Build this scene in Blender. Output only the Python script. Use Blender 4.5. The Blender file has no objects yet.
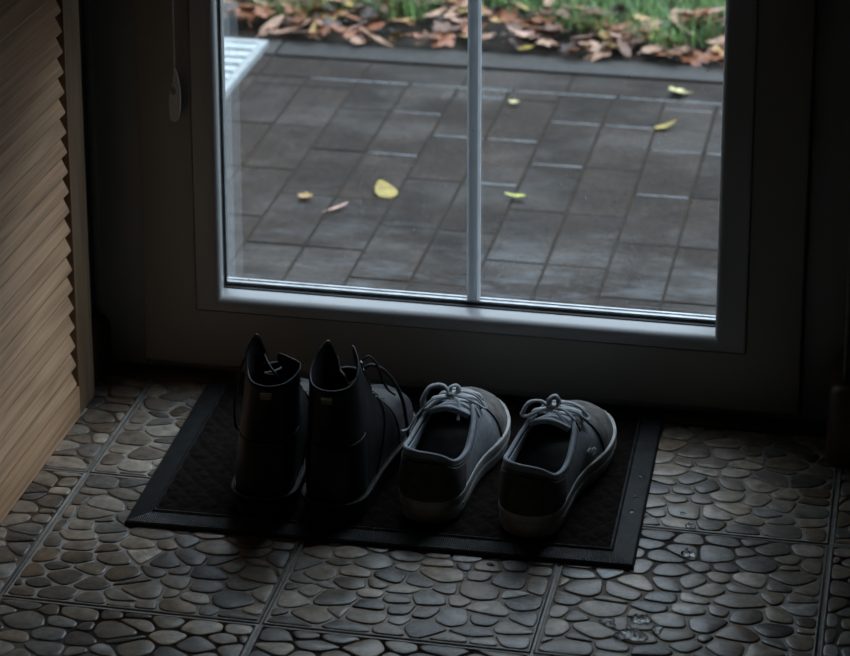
import bpy, bmesh, math, random
from mathutils import Vector, Matrix, noise as mnoise

# ------------------------------------------------------------------ camera, sky, exposure
SC = bpy.context.scene
COL = SC.collection
YAW, PITCH, ROLL = 0.2, 0.2806, -0.0019
CAM = Vector((0.3568, -3.0195, 1.4761))
fwd = Vector((-math.sin(YAW)*math.cos(PITCH), math.cos(YAW)*math.cos(PITCH), -math.sin(PITCH)))
rgt0 = Vector((math.cos(YAW), math.sin(YAW), 0)); up0 = rgt0.cross(fwd)
rgt = math.cos(ROLL)*rgt0 + math.sin(ROLL)*up0
up = -math.sin(ROLL)*rgt0 + math.cos(ROLL)*up0
cd = bpy.data.cameras.new('camera'); cam = bpy.data.objects.new('camera', cd); COL.objects.link(cam)
M = Matrix((rgt, up, -fwd)).transposed().to_4x4(); M.translation = CAM
cam.matrix_world = M
cd.sensor_width = 36; cd.lens = 2576/850*36; cd.shift_y = (-40.85-328)/850
cd.dof.use_dof = True; cd.dof.focus_distance = 3.02; cd.dof.aperture_fstop = 8
cd.clip_end = 200
SC.camera = cam

w = bpy.data.worlds.new('overcast_sky'); SC.world = w; w.use_nodes = True
nt = w.node_tree; bg = nt.nodes['Background']
tc = nt.nodes.new('ShaderNodeTexCoord'); sx = nt.nodes.new('ShaderNodeSeparateXYZ')
cr = nt.nodes.new('ShaderNodeValToRGB')
nt.links.new(tc.outputs['Generated'], sx.inputs[0]); nt.links.new(sx.outputs['Z'], cr.inputs[0])
nt.links.new(cr.outputs[0], bg.inputs[0])
dv = nt.nodes.new('ShaderNodeVectorMath'); dv.operation = 'DOT_PRODUCT'; dv.inputs[1].default_value = (0.80, 0.60, 0.0)
nt.links.new(tc.outputs['Generated'], dv.inputs[0])
mr = nt.nodes.new('ShaderNodeMapRange'); mr.inputs[1].default_value = -0.3; mr.inputs[2].default_value = 0.9; mr.inputs[3].default_value = 0.25; mr.inputs[4].default_value = 2.0
nt.links.new(dv.outputs['Value'], mr.inputs[0]); mu = nt.nodes.new('ShaderNodeMath'); mu.operation = 'MULTIPLY'
mu.inputs[1].default_value = 4.6; nt.links.new(mr.outputs[0], mu.inputs[0]); nt.links.new(mu.outputs[0], bg.inputs[1])
cr.color_ramp.elements[0].position = 0.0; cr.color_ramp.elements[0].color = (0.06, 0.065, 0.065, 1)
cr.color_ramp.elements[1].position = 0.9; cr.color_ramp.elements[1].color = (0.76, 0.88, 1.0, 1)
e = cr.color_ramp.elements.new(0.28); e.color = (0.075, 0.08, 0.08, 1)
e = cr.color_ramp.elements.new(0.60); e.color = (0.66, 0.78, 0.90, 1)

SC.view_settings.view_transform = 'Standard'; SC.view_settings.look = 'None'
SC.view_settings.gamma = 1; SC.view_settings.use_curve_mapping = False
SC.view_settings.exposure = 0.0
SC.cycles.use_denoising = True
SC.cycles.max_bounces = 10; SC.cycles.transparent_max_bounces = 16
SC.cycles.sample_clamp_indirect = 3.0

# ------------------------------------------------------------------ helpers
def tag(o, label=None, cat=None, group=None, kind=None):
    if label: o['label'] = label
    if cat: o['category'] = cat
    if group: o['group'] = group
    if kind: o['kind'] = kind
    return o
def empty(name, loc=(0, 0, 0), rz=0.0):
    o = bpy.data.objects.new(name, None); COL.objects.link(o)
    o.location = loc; o.rotation_euler = (0, 0, rz); o.empty_display_size = 0.05
    return o
def mesh(name, V, F, mats, parent=None, smooth=True, fm=None, loc=None, sharp=None):
    me = bpy.data.meshes.new(name); me.from_pydata([tuple(v) for v in V], [], F); me.update()
    for m in (mats if isinstance(mats, (list, tuple)) else [mats]): me.materials.append(m)
    if smooth: me.polygons.foreach_set('use_smooth', [True]*len(me.polygons))
    if fm: me.polygons.foreach_set('material_index', fm)
    o = bpy.data.objects.new(name, me); COL.objects.link(o)
    if parent: o.parent = parent
    if loc: o.location = loc
    if sharp is not None:
        bm = bmesh.new(); bm.from_mesh(me)
        bmesh.ops.remove_doubles(bm, verts=bm.verts, dist=1e-6)
        bmesh.ops.recalc_face_normals(bm, faces=bm.faces)
        for ed in bm.edges:
            if len(ed.link_faces) == 2 and ed.calc_face_angle(0) > sharp: ed.smooth = False
        bm.to_mesh(me); bm.free()
    return o
class MB:
    def __init__(s): s.V = []; s.F = []; s.M = []
    def add(s, V, F, m=0):
        b = len(s.V); s.V += [tuple(v) for v in V]; s.F += [tuple(i+b for i in f) for f in F]; s.M += [m]*len(F)
    def box(s, x0, x1, y0, y1, z0, z1, m=0, bev=0.0, mat=None):
        bm = bmesh.new(); bmesh.ops.create_cube(bm, size=1)
        for v in bm.verts:
            v.co = Vector(((x0+x1)/2+v.co.x*(x1-x0), (y0+y1)/2+v.co.y*(y1-y0), (z0+z1)/2+v.co.z*(z1-z0)))
        if bev: bmesh.ops.bevel(bm, geom=bm.edges, offset=bev, segments=2, profile=0.5, affect='EDGES')
        if mat: bm.transform(mat)
        bm.verts.index_update()
        s.add([v.co for v in bm.verts], [[v.index for v in f.verts] for f in bm.faces], m); bm.free()
    def build(s, name, mats, parent=None, smooth=True, sharp=0.6, loc=None):
        return mesh(name, s.V, s.F, mats, parent, smooth, s.M, loc, sharp)
def tube(pts, r, n=8, flat=1.0, closed=False, caps=True, upv=Vector((0, 0, 1)), rs=None):
    """sweep an ellipse (r wide, r*flat high) along the points"""
    P = [Vector(p) for p in pts]; V = []; F = []; N = len(P)
    for i, p in enumerate(P):
        a = P[(i-1) % N] if (closed or i > 0) else P[i]; b = P[(i+1) % N] if (closed or i < N-1) else P[i]
        t = (b-a).normalized(); s = t.cross(upv)
        if s.length < 1e-4: s = t.cross(Vector((1, 0, 0)))
        s.normalize(); u = s.cross(t)
        rr = rs[i] if rs else r
        for k in range(n):
            an = 2*math.pi*k/n; V.append(p + s*math.cos(an)*rr + u*math.sin(an)*rr*flat)
    for i in range(N if closed else N-1):
        for k in range(n):
            F.append((i*n+k, i*n+(k+1) % n, ((i+1) % N)*n+(k+1) % n, ((i+1) % N)*n+k))
    if caps and not closed:
        F.append(tuple(range(n-1, -1, -1))); F.append(tuple((N-1)*n+k for k in range(n)))
    return V, F
def cr1(p0, p1, p2, p3, t):
    return 0.5*((2*p1)+(-p0+p2)*t+(2*p0-5*p1+4*p2-p3)*t*t+(-p0+3*p1-3*p2+p3)*t*t*t)
def spline(pts, n=8, closed=False):
    P = [Vector(p) for p in pts]; out = []; N = len(P)
    for i in range(N if closed else N-1):
        g = (lambda j: P[j % N]) if closed else (lambda j: P[min(max(j, 0), N-1)])
        for k in range(n):
            out.append(cr1(g(i-1), g(i), g(i+1), g(i+2), k/n))
    if not closed: out.append(P[-1])
    return out

# ------------------------------------------------------------------ materials
def new_mat(name):
    m = bpy.data.materials.new(name); m.use_nodes = True
    return m, m.node_tree, m.node_tree.nodes['Principled BSDF']
def N_(nt, t, **kw):
    n = nt.nodes.new(t)
    for k, v in kw.items(): setattr(n, k, v)
    return n
def coords(nt, scale=(1, 1, 1), rot=(0, 0, 0)):
    tc = N_(nt, 'ShaderNodeTexCoord'); mp = N_(nt, 'ShaderNodeMapping')
    mp.inputs['Scale'].default_value = scale; mp.inputs['Rotation'].default_value = rot
    nt.links.new(tc.outputs['Object'], mp.inputs[0]); return mp.outputs[0]
def ntex(nt, vec, scale, detail=4, rough=0.55):
    n = N_(nt, 'ShaderNodeTexNoise'); n.inputs['Scale'].default_value = scale
    n.inputs['Detail'].default_value = detail; n.inputs['Roughness'].default_value = rough
    nt.links.new(vec, n.inputs['Vector']); return n.outputs['Fac']
def ramp(nt, fac, stops):
    r = N_(nt, 'ShaderNodeValToRGB'); nt.links.new(fac, r.inputs[0])
    el = r.color_ramp.elements
    while len(el) < len(stops): el.new(0.5)
    for e_, (p, c) in zip(el, stops):
        e_.position = p; e_.color = (c, c, c, 1) if isinstance(c, (int, float)) else (*c, 1)
    return r.outputs[0]
def mixc(nt, a, b, fac, mode='MIX'):
    m = N_(nt, 'ShaderNodeMix', data_type='RGBA', blend_type=mode)
    for s, v in ((m.inputs[0], fac), (m.inputs[6], a), (m.inputs[7], b)):
        if hasattr(v, 'links') or hasattr(v, 'is_linked'): nt.links.new(v, s)
        elif isinstance(v, (int, float)): s.default_value = v
        else: s.default_value = (*v, 1)
    return m.outputs[2]
def math_(nt, op, a, b=0.0, c=None):
    m = N_(nt, 'ShaderNodeMath', operation=op)
    for s, v in zip(m.inputs, (a, b) if c is None else (a, b, c)):
        if hasattr(v, 'is_linked'): nt.links.new(v, s)
        else: s.default_value = v
    return m.outputs[0]
def bump(nt, bs, h, strength=0.3, dist=0.001, prev=None):
    b = N_(nt, 'ShaderNodeBump'); b.inputs['Strength'].default_value = strength; b.inputs['Distance'].default_value = dist
    nt.links.new(h, b.inputs['Height'])
    if prev: nt.links.new(prev, b.inputs['Normal'])
    nt.links.new(b.outputs[0], bs.inputs['Normal']); return b.outputs[0]
def plain(name, col, rough=0.5, metal=0.0, spec=0.5, var=0.12, nscale=60, bstr=0.15, bdist=0.0005, bscale=None):
    m, nt, bs = new_mat(name); v = coords(nt); f = ntex(nt, v, nscale)
    c2 = tuple(max(0, c*(1-2*var)) for c in col); c3 = tuple(min(1, c*(1+var)) for c in col)
    nt.links.new(ramp(nt, f, [(0.3, c2), (0.7, c3)]), bs.inputs['Base Color'])
    bs.inputs['Roughness'].default_value = rough; bs.inputs['Metallic'].default_value = metal
    bs.inputs['Specular IOR Level'].default_value = spec
    if bstr: bump(nt, bs, ntex(nt, v, bscale or nscale*6), bstr, bdist)
    return m

def mat_wood(name, light, dark, axis='y', sc=1.0):
    m, nt, bs = new_mat(name)
    s = {'y': (9, .9, 16), 'z': (12, 12, .9), 'x': (.9, 12, 12)}[axis]
    v = coords(nt, s)
    low = ntex(nt, v, 1.6*sc, 2, 0.4)
    rings = math_(nt, 'SINE', math_(nt, 'MULTIPLY', low, 46.0))
    s2 = {'y': (160, 3, 160), 'z': (160, 160, 3), 'x': (3, 160, 160)}[axis]
    fib = ntex(nt, coords(nt, s2), 1.0, 3, 0.6)
    f = math_(nt, 'ADD', math_(nt, 'MULTIPLY', rings, 0.09), math_(nt, 'MULTIPLY', fib, 0.95))
    c = ramp(nt, f, [(0.2, dark), (0.45, tuple((a+b)/2 for a, b in zip(light, dark))), (0.75, light)])
    kn = ntex(nt, coords(nt, {'y': (3, 2, 9), 'z': (9, 3, 2), 'x': (2, 3, 9)}[axis]), 1.6, 2, 0.5)
    c = mixc(nt, c, tuple(0.55*x for x in dark), ramp(nt, kn, [(0.66, 0.0), (0.75, 0.55)]))
    nt.links.new(c, bs.inputs['Base Color']); bs.inputs['Roughness'].default_value = 0.55
    bs.inputs['Specular IOR Level'].default_value = 0.35
    bump(nt, bs, f, 0.2, 0.0003)
    return m

WOOD = mat_wood('pine_wood', (0.92, 0.58, 0.35), (0.46, 0.265, 0.15))
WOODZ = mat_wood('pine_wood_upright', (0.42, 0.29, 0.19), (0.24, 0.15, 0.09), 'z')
STRIP = mat_wood('threshold_wood', (0.16, 0.105, 0.06), (0.07, 0.045, 0.025), 'x')
PVC = plain('door_white_plastic', (0.40, 0.39, 0.36), 0.36, var=0.03, nscale=8, bstr=0.05)
PVCB = plain('glazing_bead_plastic', (0.50, 0.51, 0.52), 0.24, var=0.03, nscale=8, bstr=0.03)
PVCF = plain('frame_white_plastic', (0.42, 0.43, 0.42), 0.4, var=0.03, nscale=8, bstr=0.05)
GASKET = plain('rubber_gasket', (0.008, 0.008, 0.008), 0.6)
ALU = plain('aluminium', (0.50, 0.52, 0.54), 0.28, 1.0, bstr=0.05)
BARM = plain('glazing_bar_paint', (0.55, 0.58, 0.62), 0.35, var=0.03)
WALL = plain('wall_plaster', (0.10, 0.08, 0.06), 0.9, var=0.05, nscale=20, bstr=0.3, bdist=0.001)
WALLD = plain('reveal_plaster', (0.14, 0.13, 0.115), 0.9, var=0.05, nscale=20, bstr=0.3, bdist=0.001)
CEIL = plain('ceiling_paint', (0.22, 0.19, 0.15), 0.9, var=0.03, nscale=20)
SKIRT = plain('skirting_tile', (0.11, 0.075, 0.05), 0.35, var=0.2, nscale=40)
UNSEEN_BLINDM = plain('unseen_blind_fabric', (0.32, 0.31, 0.29), 0.9, var=0.05, nscale=300)
CHROME = plain('chain_plastic', (0.85, 0.85, 0.85), 0.3, 0.0, bstr=0)
CLEARP = plain('grey_plastic', (0.8, 0.8, 0.8), 0.3, var=0.05)

def mat_glass():
    m, nt, bs = new_mat('window_glass'); out = nt.nodes['Material Output']; nt.nodes.remove(bs)
    tr = N_(nt, 'ShaderNodeBsdfTransparent'); tr.inputs[0].default_value = (0.95, 0.965, 0.97, 1)
    gl = N_(nt, 'ShaderNodeBsdfGlossy'); gl.inputs['Roughness'].default_value = 0.015
    fr = N_(nt, 'ShaderNodeFresnel'); fr.inputs[0].default_value = 1.5
    df = N_(nt, 'ShaderNodeBsdfDiffuse'); df.inputs[0].default_value = (0.7, 0.75, 0.8, 1)
    mx = N_(nt, 'ShaderNodeMixShader'); mx2 = N_(nt, 'ShaderNodeMixShader')
    nt.links.new(math_(nt, 'MULTIPLY', fr.outputs[0], 1.6), mx.inputs[0])
    nt.links.new(tr.outputs[0], mx.inputs[1]); nt.links.new(gl.outputs[0], mx.inputs[2])
    v = coords(nt); f = ntex(nt, v, 260, 2, 0.5); g = ntex(nt, v, 6, 3)
    dirt = math_(nt, 'ADD', math_(nt, 'MULTIPLY', ramp(nt, f, [(0.70, 0.0), (0.76, 1.0)]), 0.35), math_(nt, 'MULTIPLY', g, 0.025))
    nt.links.new(dirt, mx2.inputs[0]); nt.links.new(mx.outputs[0], mx2.inputs[1]); nt.links.new(df.outputs[0], mx2.inputs[2])
    nt.links.new(mx2.outputs[0], out.inputs[0]); return m
GLASS = mat_glass()

def mat_pebble():
    m, nt, bs = new_mat('pebble_floor')
    at = N_(nt, 'ShaderNodeAttribute', attribute_name='pebble'); v = coords(nt)
    n1 = ntex(nt, v, 60, 5, 0.6); n2 = ntex(nt, coords(nt, (1, 2.2, 1), (0, 0, 0.5)), 34, 6, 0.7)
    c = mixc(nt, at.outputs[0], ramp(nt, n1, [(0.3, 0.4), (0.7, 1.5)]), 0.85, 'MULTIPLY')
    vein = ramp(nt, n2, [(0.46, 0.0), (0.5, 1.0), (0.54, 0.0)])
    c = mixc(nt, c, (0.30, 0.28, 0.25), math_(nt, 'MULTIPLY', vein, 0.4))
    nt.links.new(c, bs.inputs['Base Color'])
    wet = ntex(nt, v, 5, 3, 0.5)
    nt.links.new(ramp(nt, wet, [(0.40, 0.46), (0.62, 0.30)]), bs.inputs['Roughness'])
    bs.inputs['Specular IOR Level'].default_value = 0.45
    bump(nt, bs, ntex(nt, v, 190, 4), 0.25, 0.0007)
    return m
PEB = mat_pebble()
GROUT = plain('tile_grout', (0.32, 0.30, 0.27), 0.5, var=0.15, nscale=90, bstr=0.4)
MORTAR = plain('pebble_mortar', (0.30, 0.26, 0.215), 0.6, var=0.2, nscale=120, bstr=0.5)

# ------------------------------------------------------------------ the floor: pebble mosaic tiles as relief
random.seed(11)
def power_cells(pts, ws, x0, x1, y0, y1):
    cells = []
    for i, p in enumerate(pts):
        poly = [(x0, y0), (x1, y0), (x1, y1), (x0, y1)]
        for j, q in enumerate(pts):
            if i == j: continue
            dx, dy = q[0]-p[0], q[1]-p[1]; d2 = dx*dx+dy*dy
            if d2 > 0.012: continue
            k = (q[0]**2+q[1]**2-p[0]**2-p[1]**2 - ws[j]+ws[i])/2
            out = []
            for a in range(len(poly)):
                A, B = poly[a], poly[(a+1) % len(poly)]
                fa, fb = A[0]*dx+A[1]*dy-k, B[0]*dx+B[1]*dy-k
                if fa <= 0: out.append(A)
                if (fa < 0 < fb) or (fb < 0 < fa):
                    t = fa/(fa-fb); out.append((A[0]+(B[0]-A[0])*t, A[1]+(B[1]-A[1])*t))
            poly = out
            if len(poly) < 3: break
        cells.append(poly if len(poly) >= 3 else None)
    return cells
def chaikin(P, t=0.21):
    out = []
    for a in range(len(P)):
        A, B = P[a], P[(a+1) % len(P)]
        out.append((A[0]*(1-t)+B[0]*t, A[1]*(1-t)+B[1]*t)); out.append((A[0]*t+B[0]*(1-t), A[1]*t+B[1]*(1-t)))
    return out
def inset(P, d):
    """shrink a convex polygon by d with half planes"""
    n = len(P); poly = list(P)
    for a in range(n):
        A, B = P[a], P[(a+1) % n]; ex, ey = B[0]-A[0], B[1]-A[1]; L = math.hypot(ex, ey)
        if L < 1e-9: continue
        nx, ny = -ey/L, ex/L; k = A[0]*nx+A[1]*ny+d; out = []
        for b in range(len(poly)):
            C, D = poly[b], poly[(b+1) % len(poly)]; fc, fd = C[0]*nx+C[1]*ny-k, D[0]*nx+D[1]*ny-k
            if fc >= 0: out.append(C)
            if (fc > 0 > fd) or (fd > 0 > fc):
                t = fc/(fc-fd); out.append((C[0]+(D[0]-C[0])*t, C[1]+(D[1]-C[1])*t))
        poly = out
        if len(poly) < 3: return None
    return poly
TS = 0.30
def tile_variant(seed):
    rd = random.Random(seed); pts = []; ws = []; tries = 0; asp = rd.choice((1.35, 1.45))
    while len(pts) < 92 and tries < 6000:
        tries += 1; x, y = rd.uniform(.006, TS-.006), rd.uniform(.006, TS-.006)
        md = rd.uniform(0.020, 0.030)
        if all(((x-a)/asp)**2+(y-b)**2 > md*md*0.85 for a, b in pts):
            pts.append((x, y)); ws.append(rd.uniform(0, 0.00035))
    S = [(x/asp, y) for x, y in pts]
    cells = power_cells(S, ws, .004/asp, (TS-.004)/asp, .004, TS-.004)
    out = []
    for c in cells:
        if not c: continue
        c = [(x*asp, y) for x, y in c]
        c = inset(c, 0.0013)
        if not c or len(c) < 3: continue
        cc = [c[0]]
        for p in c[1:]:
            if math.hypot(p[0]-cc[-1][0], p[1]-cc[-1][1]) > .0025: cc.append(p)
        if len(cc) < 3: continue
        P = chaikin(chaikin(cc))
        ar = abs(sum(P[k][0]*P[(k+1) % len(P)][1]-P[(k+1) % len(P)][0]*P[k][1] for k in range(len(P))))/2
        if ar < 5e-5: continue
        out.append(P)
    return out
PALETTE = [(0.30, 0.26, 0.215), (0.23, 0.205, 0.175), (0.35, 0.32, 0.28), (0.26, 0.25, 0.235), (0.17, 0.17, 0.17), (0.40, 0.38, 0.35),
           (0.21, 0.165, 0.12), (0.30, 0.27, 0.24), (0.28, 0.255, 0.22), (0.13, 0.12, 0.11), (0.24, 0.215, 0.19), (0.30, 0.315, 0.33), (0.12, 0.115, 0.115), (0.26, 0.235, 0.21)]
variants = [tile_variant(s) for s in (3, 8, 21)]
TA = -0.004
def tl(x, y): return (-0.617+math.cos(TA)*x-math.sin(TA)*y, -0.3009+math.sin(TA)*x+math.cos(TA)*y)
FV, FF, FM, FC = [], [], [], []
def addf(V, F, m, col):
    b = len(FV); FV.extend(V); FF.extend([tuple(i+b for i in f) for f in F]); FM.extend([m]*len(F)); FC.extend([col]*len(F))
BASE = -0.0018
for ti in range(-2, 7):
    for tj in range(-6, 1):
        vi = (ti*7+tj*3) % 3; rot = (0, 2)[(ti*5+tj*11) % 2]; mir = (ti+tj*2) % 2
        ox, oy = ti*TS, tj*TS
        def tr(x, y):
            x -= TS/2; y -= TS/2
            if mir: x = -x
            if rot == 2: x, y = -x, -y
            return tl(ox+x+TS/2, oy+y+TS/2)
        g = 0.0016
        cs = [tl(ox+g, oy+g), tl(ox+TS-g, oy+g), tl(ox+TS-g, oy+TS-g), tl(ox+g, oy+TS-g)]
        ci = [tl(ox+.0042, oy+.0042), tl(ox+TS-.0042, oy+.0042), tl(ox+TS-.0042, oy+TS-.0042), tl(ox+.0042, oy+TS-.0042)]
        V = [(a, b, -0.0012) for a, b in cs]+[(a, b, -0.0006) for a, b in ci]+[(a, b, BASE) for a, b in ci]+[(a, b, -0.004) for a, b in cs]
        F = [(k, (k+1) % 4, 4+(k+1) % 4, 4+k) for k in range(4)]+[(4+k, 4+(k+1) % 4, 8+(k+1) % 4, 8+k) for k in range(4)]+[(8, 9, 10, 11)]+[(12+k, 12+(k+1) % 4, (k+1) % 4, k) for k in range(4)]
        addf(V, F[:4], 0, (0.22, 0.205, 0.185)); 
        b = len(FV)-16
        FF.extend([tuple(i+b for i in f) for f in F[4:]]); FM.extend([1]*len(F[4:])); FC.extend([(0.1, 0.1, 0.1)]*len(F[4:]))
        near = (-1 <= ti <= 3 and tj >= -2)
        for P in variants[vi]:
            Q = [tr(x, y) for x, y in P]
            if mir: Q = Q[::-1]
            cx_ = sum(p[0] for p in Q)/len(Q); cy_ = sum(p[1] for p in Q)/len(Q)
            R = sum(math.hypot(p[0]-cx_, p[1]-cy_) for p in Q)/len(Q)
            c = random.choice(PALETTE); k = random.choice((.6, .9, 1.15, 1.25, 1.6))*random.uniform(.9, 1.12); c = tuple(min(1, a*k*q_) for a, q_ in zip(c, (1.02, .91, .80)))
            V = []; n = len(Q); hh = random.uniform(-.0003, .0002)
            for dz, ins in ((BASE, 0), (-0.0011, 0.0003), (-0.0005+hh, 0.0010), (-.0002+hh, 0.0024)):
                s = max(0.3, 1-ins/R); V += [(cx_+(p[0]-cx_)*s, cy_+(p[1]-cy_)*s, dz) for p in Q]
            V.append((cx_, cy_, 0.0000+hh))
            F = [(r*n+k2, r*n+(k2+1) % n, (r+1)*n+(k2+1) % n, (r+1)*n+k2) for r in range(3) for k2 in range(n)]
            F += [(3*n+k2, 3*n+(k2+1) % n, 4*n) for k2 in range(n)]
            addf(V, F, 2, c)
a0, a1, a2, a3 = tl(-2*TS, -6*TS), tl(7*TS, -6*TS), tl(7*TS, TS), tl(-2*TS, TS)
addf([(*p, -0.0021) for p in (a0, a1, a2, a3)], [(0, 1, 2, 3)], 0, (0.2, 0.18, 0.16))
addf([(-1.2, -7.4, -0.006), (3.7, -7.4, -0.006), (3.7, 0.02, -0.006), (-1.2, 0.02, -0.006)], [(0, 1, 2, 3)], 1, (0.2, 0.18, 0.16))
fl = mesh('floor', FV, FF, [GROUT, MORTAR, PEB], None, True, FM)
att = fl.data.attributes.new('pebble', 'FLOAT_COLOR', 'FACE')
att.data.foreach_set('color', [x for c in FC for x in (*c, 1.0)])
tag(fl, 'brown and grey pebble mosaic floor tiles with pale grout lines', 'floor', kind='structure')

# ------------------------------------------------------------------ room shell (door wall room face at y=-0.095)
WY = -0.095; OL, OR, OT = -0.706, 0.285, 2.12
def struct(name, boxes, m, label, cat):
    b = MB()
    for bx in boxes: b.box(*bx)
    return tag(b.build(name, m, smooth=False, sharp=None), label, cat, kind='structure')
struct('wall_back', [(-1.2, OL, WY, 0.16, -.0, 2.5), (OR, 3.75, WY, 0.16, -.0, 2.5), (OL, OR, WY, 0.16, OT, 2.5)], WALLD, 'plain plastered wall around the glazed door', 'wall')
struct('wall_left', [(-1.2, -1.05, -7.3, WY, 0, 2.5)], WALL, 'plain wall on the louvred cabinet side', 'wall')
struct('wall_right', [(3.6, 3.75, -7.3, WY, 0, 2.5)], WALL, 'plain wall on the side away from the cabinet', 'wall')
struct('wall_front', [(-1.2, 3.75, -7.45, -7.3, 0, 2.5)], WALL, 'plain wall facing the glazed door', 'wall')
struct('ceiling', [(-1.2, 3.75, -7.45, 0.16, 2.5, 2.6)], CEIL, 'plain pale ceiling over the hallway', 'ceiling')
# skirting: wraps round the reveal corners with a rounded top
def skirt(path, name, label, h=0.11, t=0.018, side=1):
    prof = [(0, 0), (t, 0), (t, h-t*0.8), (t*0.75, h-t*0.25), (t*0.3, h), (0, h)]
    P = [Vector((*p, 0)) for p in path]; V = []; F = []; n = len(prof)
    for i, p in enumerate(P):
        d1 = (P[i]-P[i-1]).normalized() if i > 0 else (P[1]-P[0]).normalized()
        d2 = (P[i+1]-P[i]).normalized() if i < len(P)-1 else d1
        n1 = Vector((-d1.y, d1.x, 0))*side; n2 = Vector((-d2.y, d2.x, 0))*side
        nn = (n1+n2).normalized(); nn /= max(0.3, nn.dot(n1))
        for o_, z in prof: V.append(p+nn*o_+Vector((0, 0, z)))
    for i in range(len(P)-1):
        for k in range(n): F.append((i*n+k, i*n+(k+1) % n, (i+1)*n+(k+1) % n, (i+1)*n+k))
    F.append(tuple(range(n))); F.append(tuple((len(P)-1)*n+k for k in range(n)))
    return tag(mesh(name, V, F, SKIRT, sharp=0.9), label, 'skirting', kind='structure')
skirt([(OL, 0.0), (OL, WY+0.001)], 'baseboard_left', 'dark brown skirting with a rounded top beside the wooden cabinet', h=0.075, t=0.022, side=1)
arc = [(OR+0.004*(1-math.cos(a)), WY+0.004*(1-math.sin(a))) for a in (0, .5, 1.0, 1.57)]
skirt([(OR, 0.0), (OR, WY+.006)]+arc+[(OR+.03, WY), (3.6, WY)], 'baseboard_right', 'dark brown skirting turning the wall corner beside the door', h=0.105, t=0.018, side=-1)
# metal corner bead line on the right wall corner
b = MB(); b.box(OR-.0015, OR+.003, WY-.0015, WY+.004, 0.105, OT, bev=.0008)
tag(b.build('trim_1', plain('corner_bead_paint', (0.35, 0.34, 0.31), 0.5)), 'thin pale corner strip up the wall edge beside the door', 'corner trim', kind='structure')
# wooden threshold strip
b = MB(); b.box(OL+.02, OR-.004, -0.034, 0.004, -0.005, 0.003, bev=.001)
tag(b.build('trim_2', STRIP), 'dark brown threshold strip on the floor under the door', 'threshold', kind='structure')

# ------------------------------------------------------------------ the glazed door
DZT = 2.06
door = tag(empty('door_1', (-0.2, 0, 0)), 'glazed white plastic door with one upright glazing bar', 'door', kind='structure')
def rel(o, root=door):
    o.parent = root; o.matrix_parent_inverse = Matrix.Translation(-root.location); return o
def rect_loft(loops, name, m, close=False, sharp=0.5):
    V = []; F = []; n = len(loops)
    for (xl, xr, zb, zt, y) in loops: V += [(xl, y, zb), (xr, y, zb), (xr, y, zt), (xl, y, zt)]
    for i in range(n if close else n-1):
        j = (i+1) % n
        for k in range(4): F.append((i*4+k, i*4+(k+1) % 4, j*4+(k+1) % 4, j*4+k))
    o = mesh(name, V, F, m, smooth=True, sharp=sharp); return rel(o)
def L(xl, xr, zb, y, top=None): return (xl, xr, zb, (DZT-(zb)) if top is None else top, y)
rect_loft([L(-.632, .228, .018, .052), L(-.632, .228, .018, -.011), L(-.6312, .2272, .0188, -.0136), L(-.629, .225, .021, -.0145),
           L(-.5605, .1605, .0955, -.0145), L(-.5603, .1603, .0957, -.011), L(-.5595, .1595, .0965, .02),
           L(-.5595, .1595, .0965, .052)], 'sash', PVC, close=True)
rect_loft([L(-.5592, .1592, .0968, .0), L(-.5592, .1592, .0968, -.0150), L(-.5580, .1580, .0985, -.0165), L(-.5560, .1560, .0990, -.0166), L(-.5345, .1285, .1055, -.0166), L(-.5325, .1265, .1070, -.0165),
           L(-.5300, .1240, .1105, -.0150), L(-.5272, .1205, .1140, -.0110), L(-.5264, .1195, .1160, -.0050), L(-.5300, .1215, .1176, .0135),
           L(-.537, .130, .1095, .0135)], 'glazing_bead', PVCB, close=True, sharp=0.9)
rect_loft([L(-.540, .133, .1060, .0137), L(-.5298, .1212, .1188, .0137), L(-.5298, .1212, .1190, .0185), L(-.540, .133, .1060, .0185)], 'gasket', GASKET, close=True)
rect_loft([L(-.540, .133, .1060, .0225), L(-.5275, .1205, .1235, .0225), L(-.5275, .1205, .1235, .0265), L(-.5275, .1205, .1225, .0270), L(-.5275, .1205, .1225, .0310), L(-.5275, .1205, .1240, .0315),
           L(-.5275, .1205, .1240, .0355), L(-.540, .133, .1060, .0355)], 'spacer_bar', ALU, close=True)
rect_loft([L(-.5595, .1595, .0965, .040), L(-.530, .123, .1180, .040), L(-.533, .126, .114, .052), L(-.5595, .1595, .094, .056)], 'outer_bead', PVC, close=True)
for y0, y1 in ((.0186, .0222), (.0358, .0394)):
    V = [(x, y, z) for y in (y0, y1) for z in (.108, DZT-.108) for x in (-.539, .132)]
    rel(mesh('glass_pane', [(x, (y0+y1)/2, z) for z in (.108, DZT-.108) for x in (-.539, .132)], [(0, 1, 3, 2)], GLASS, smooth=False))
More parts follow.
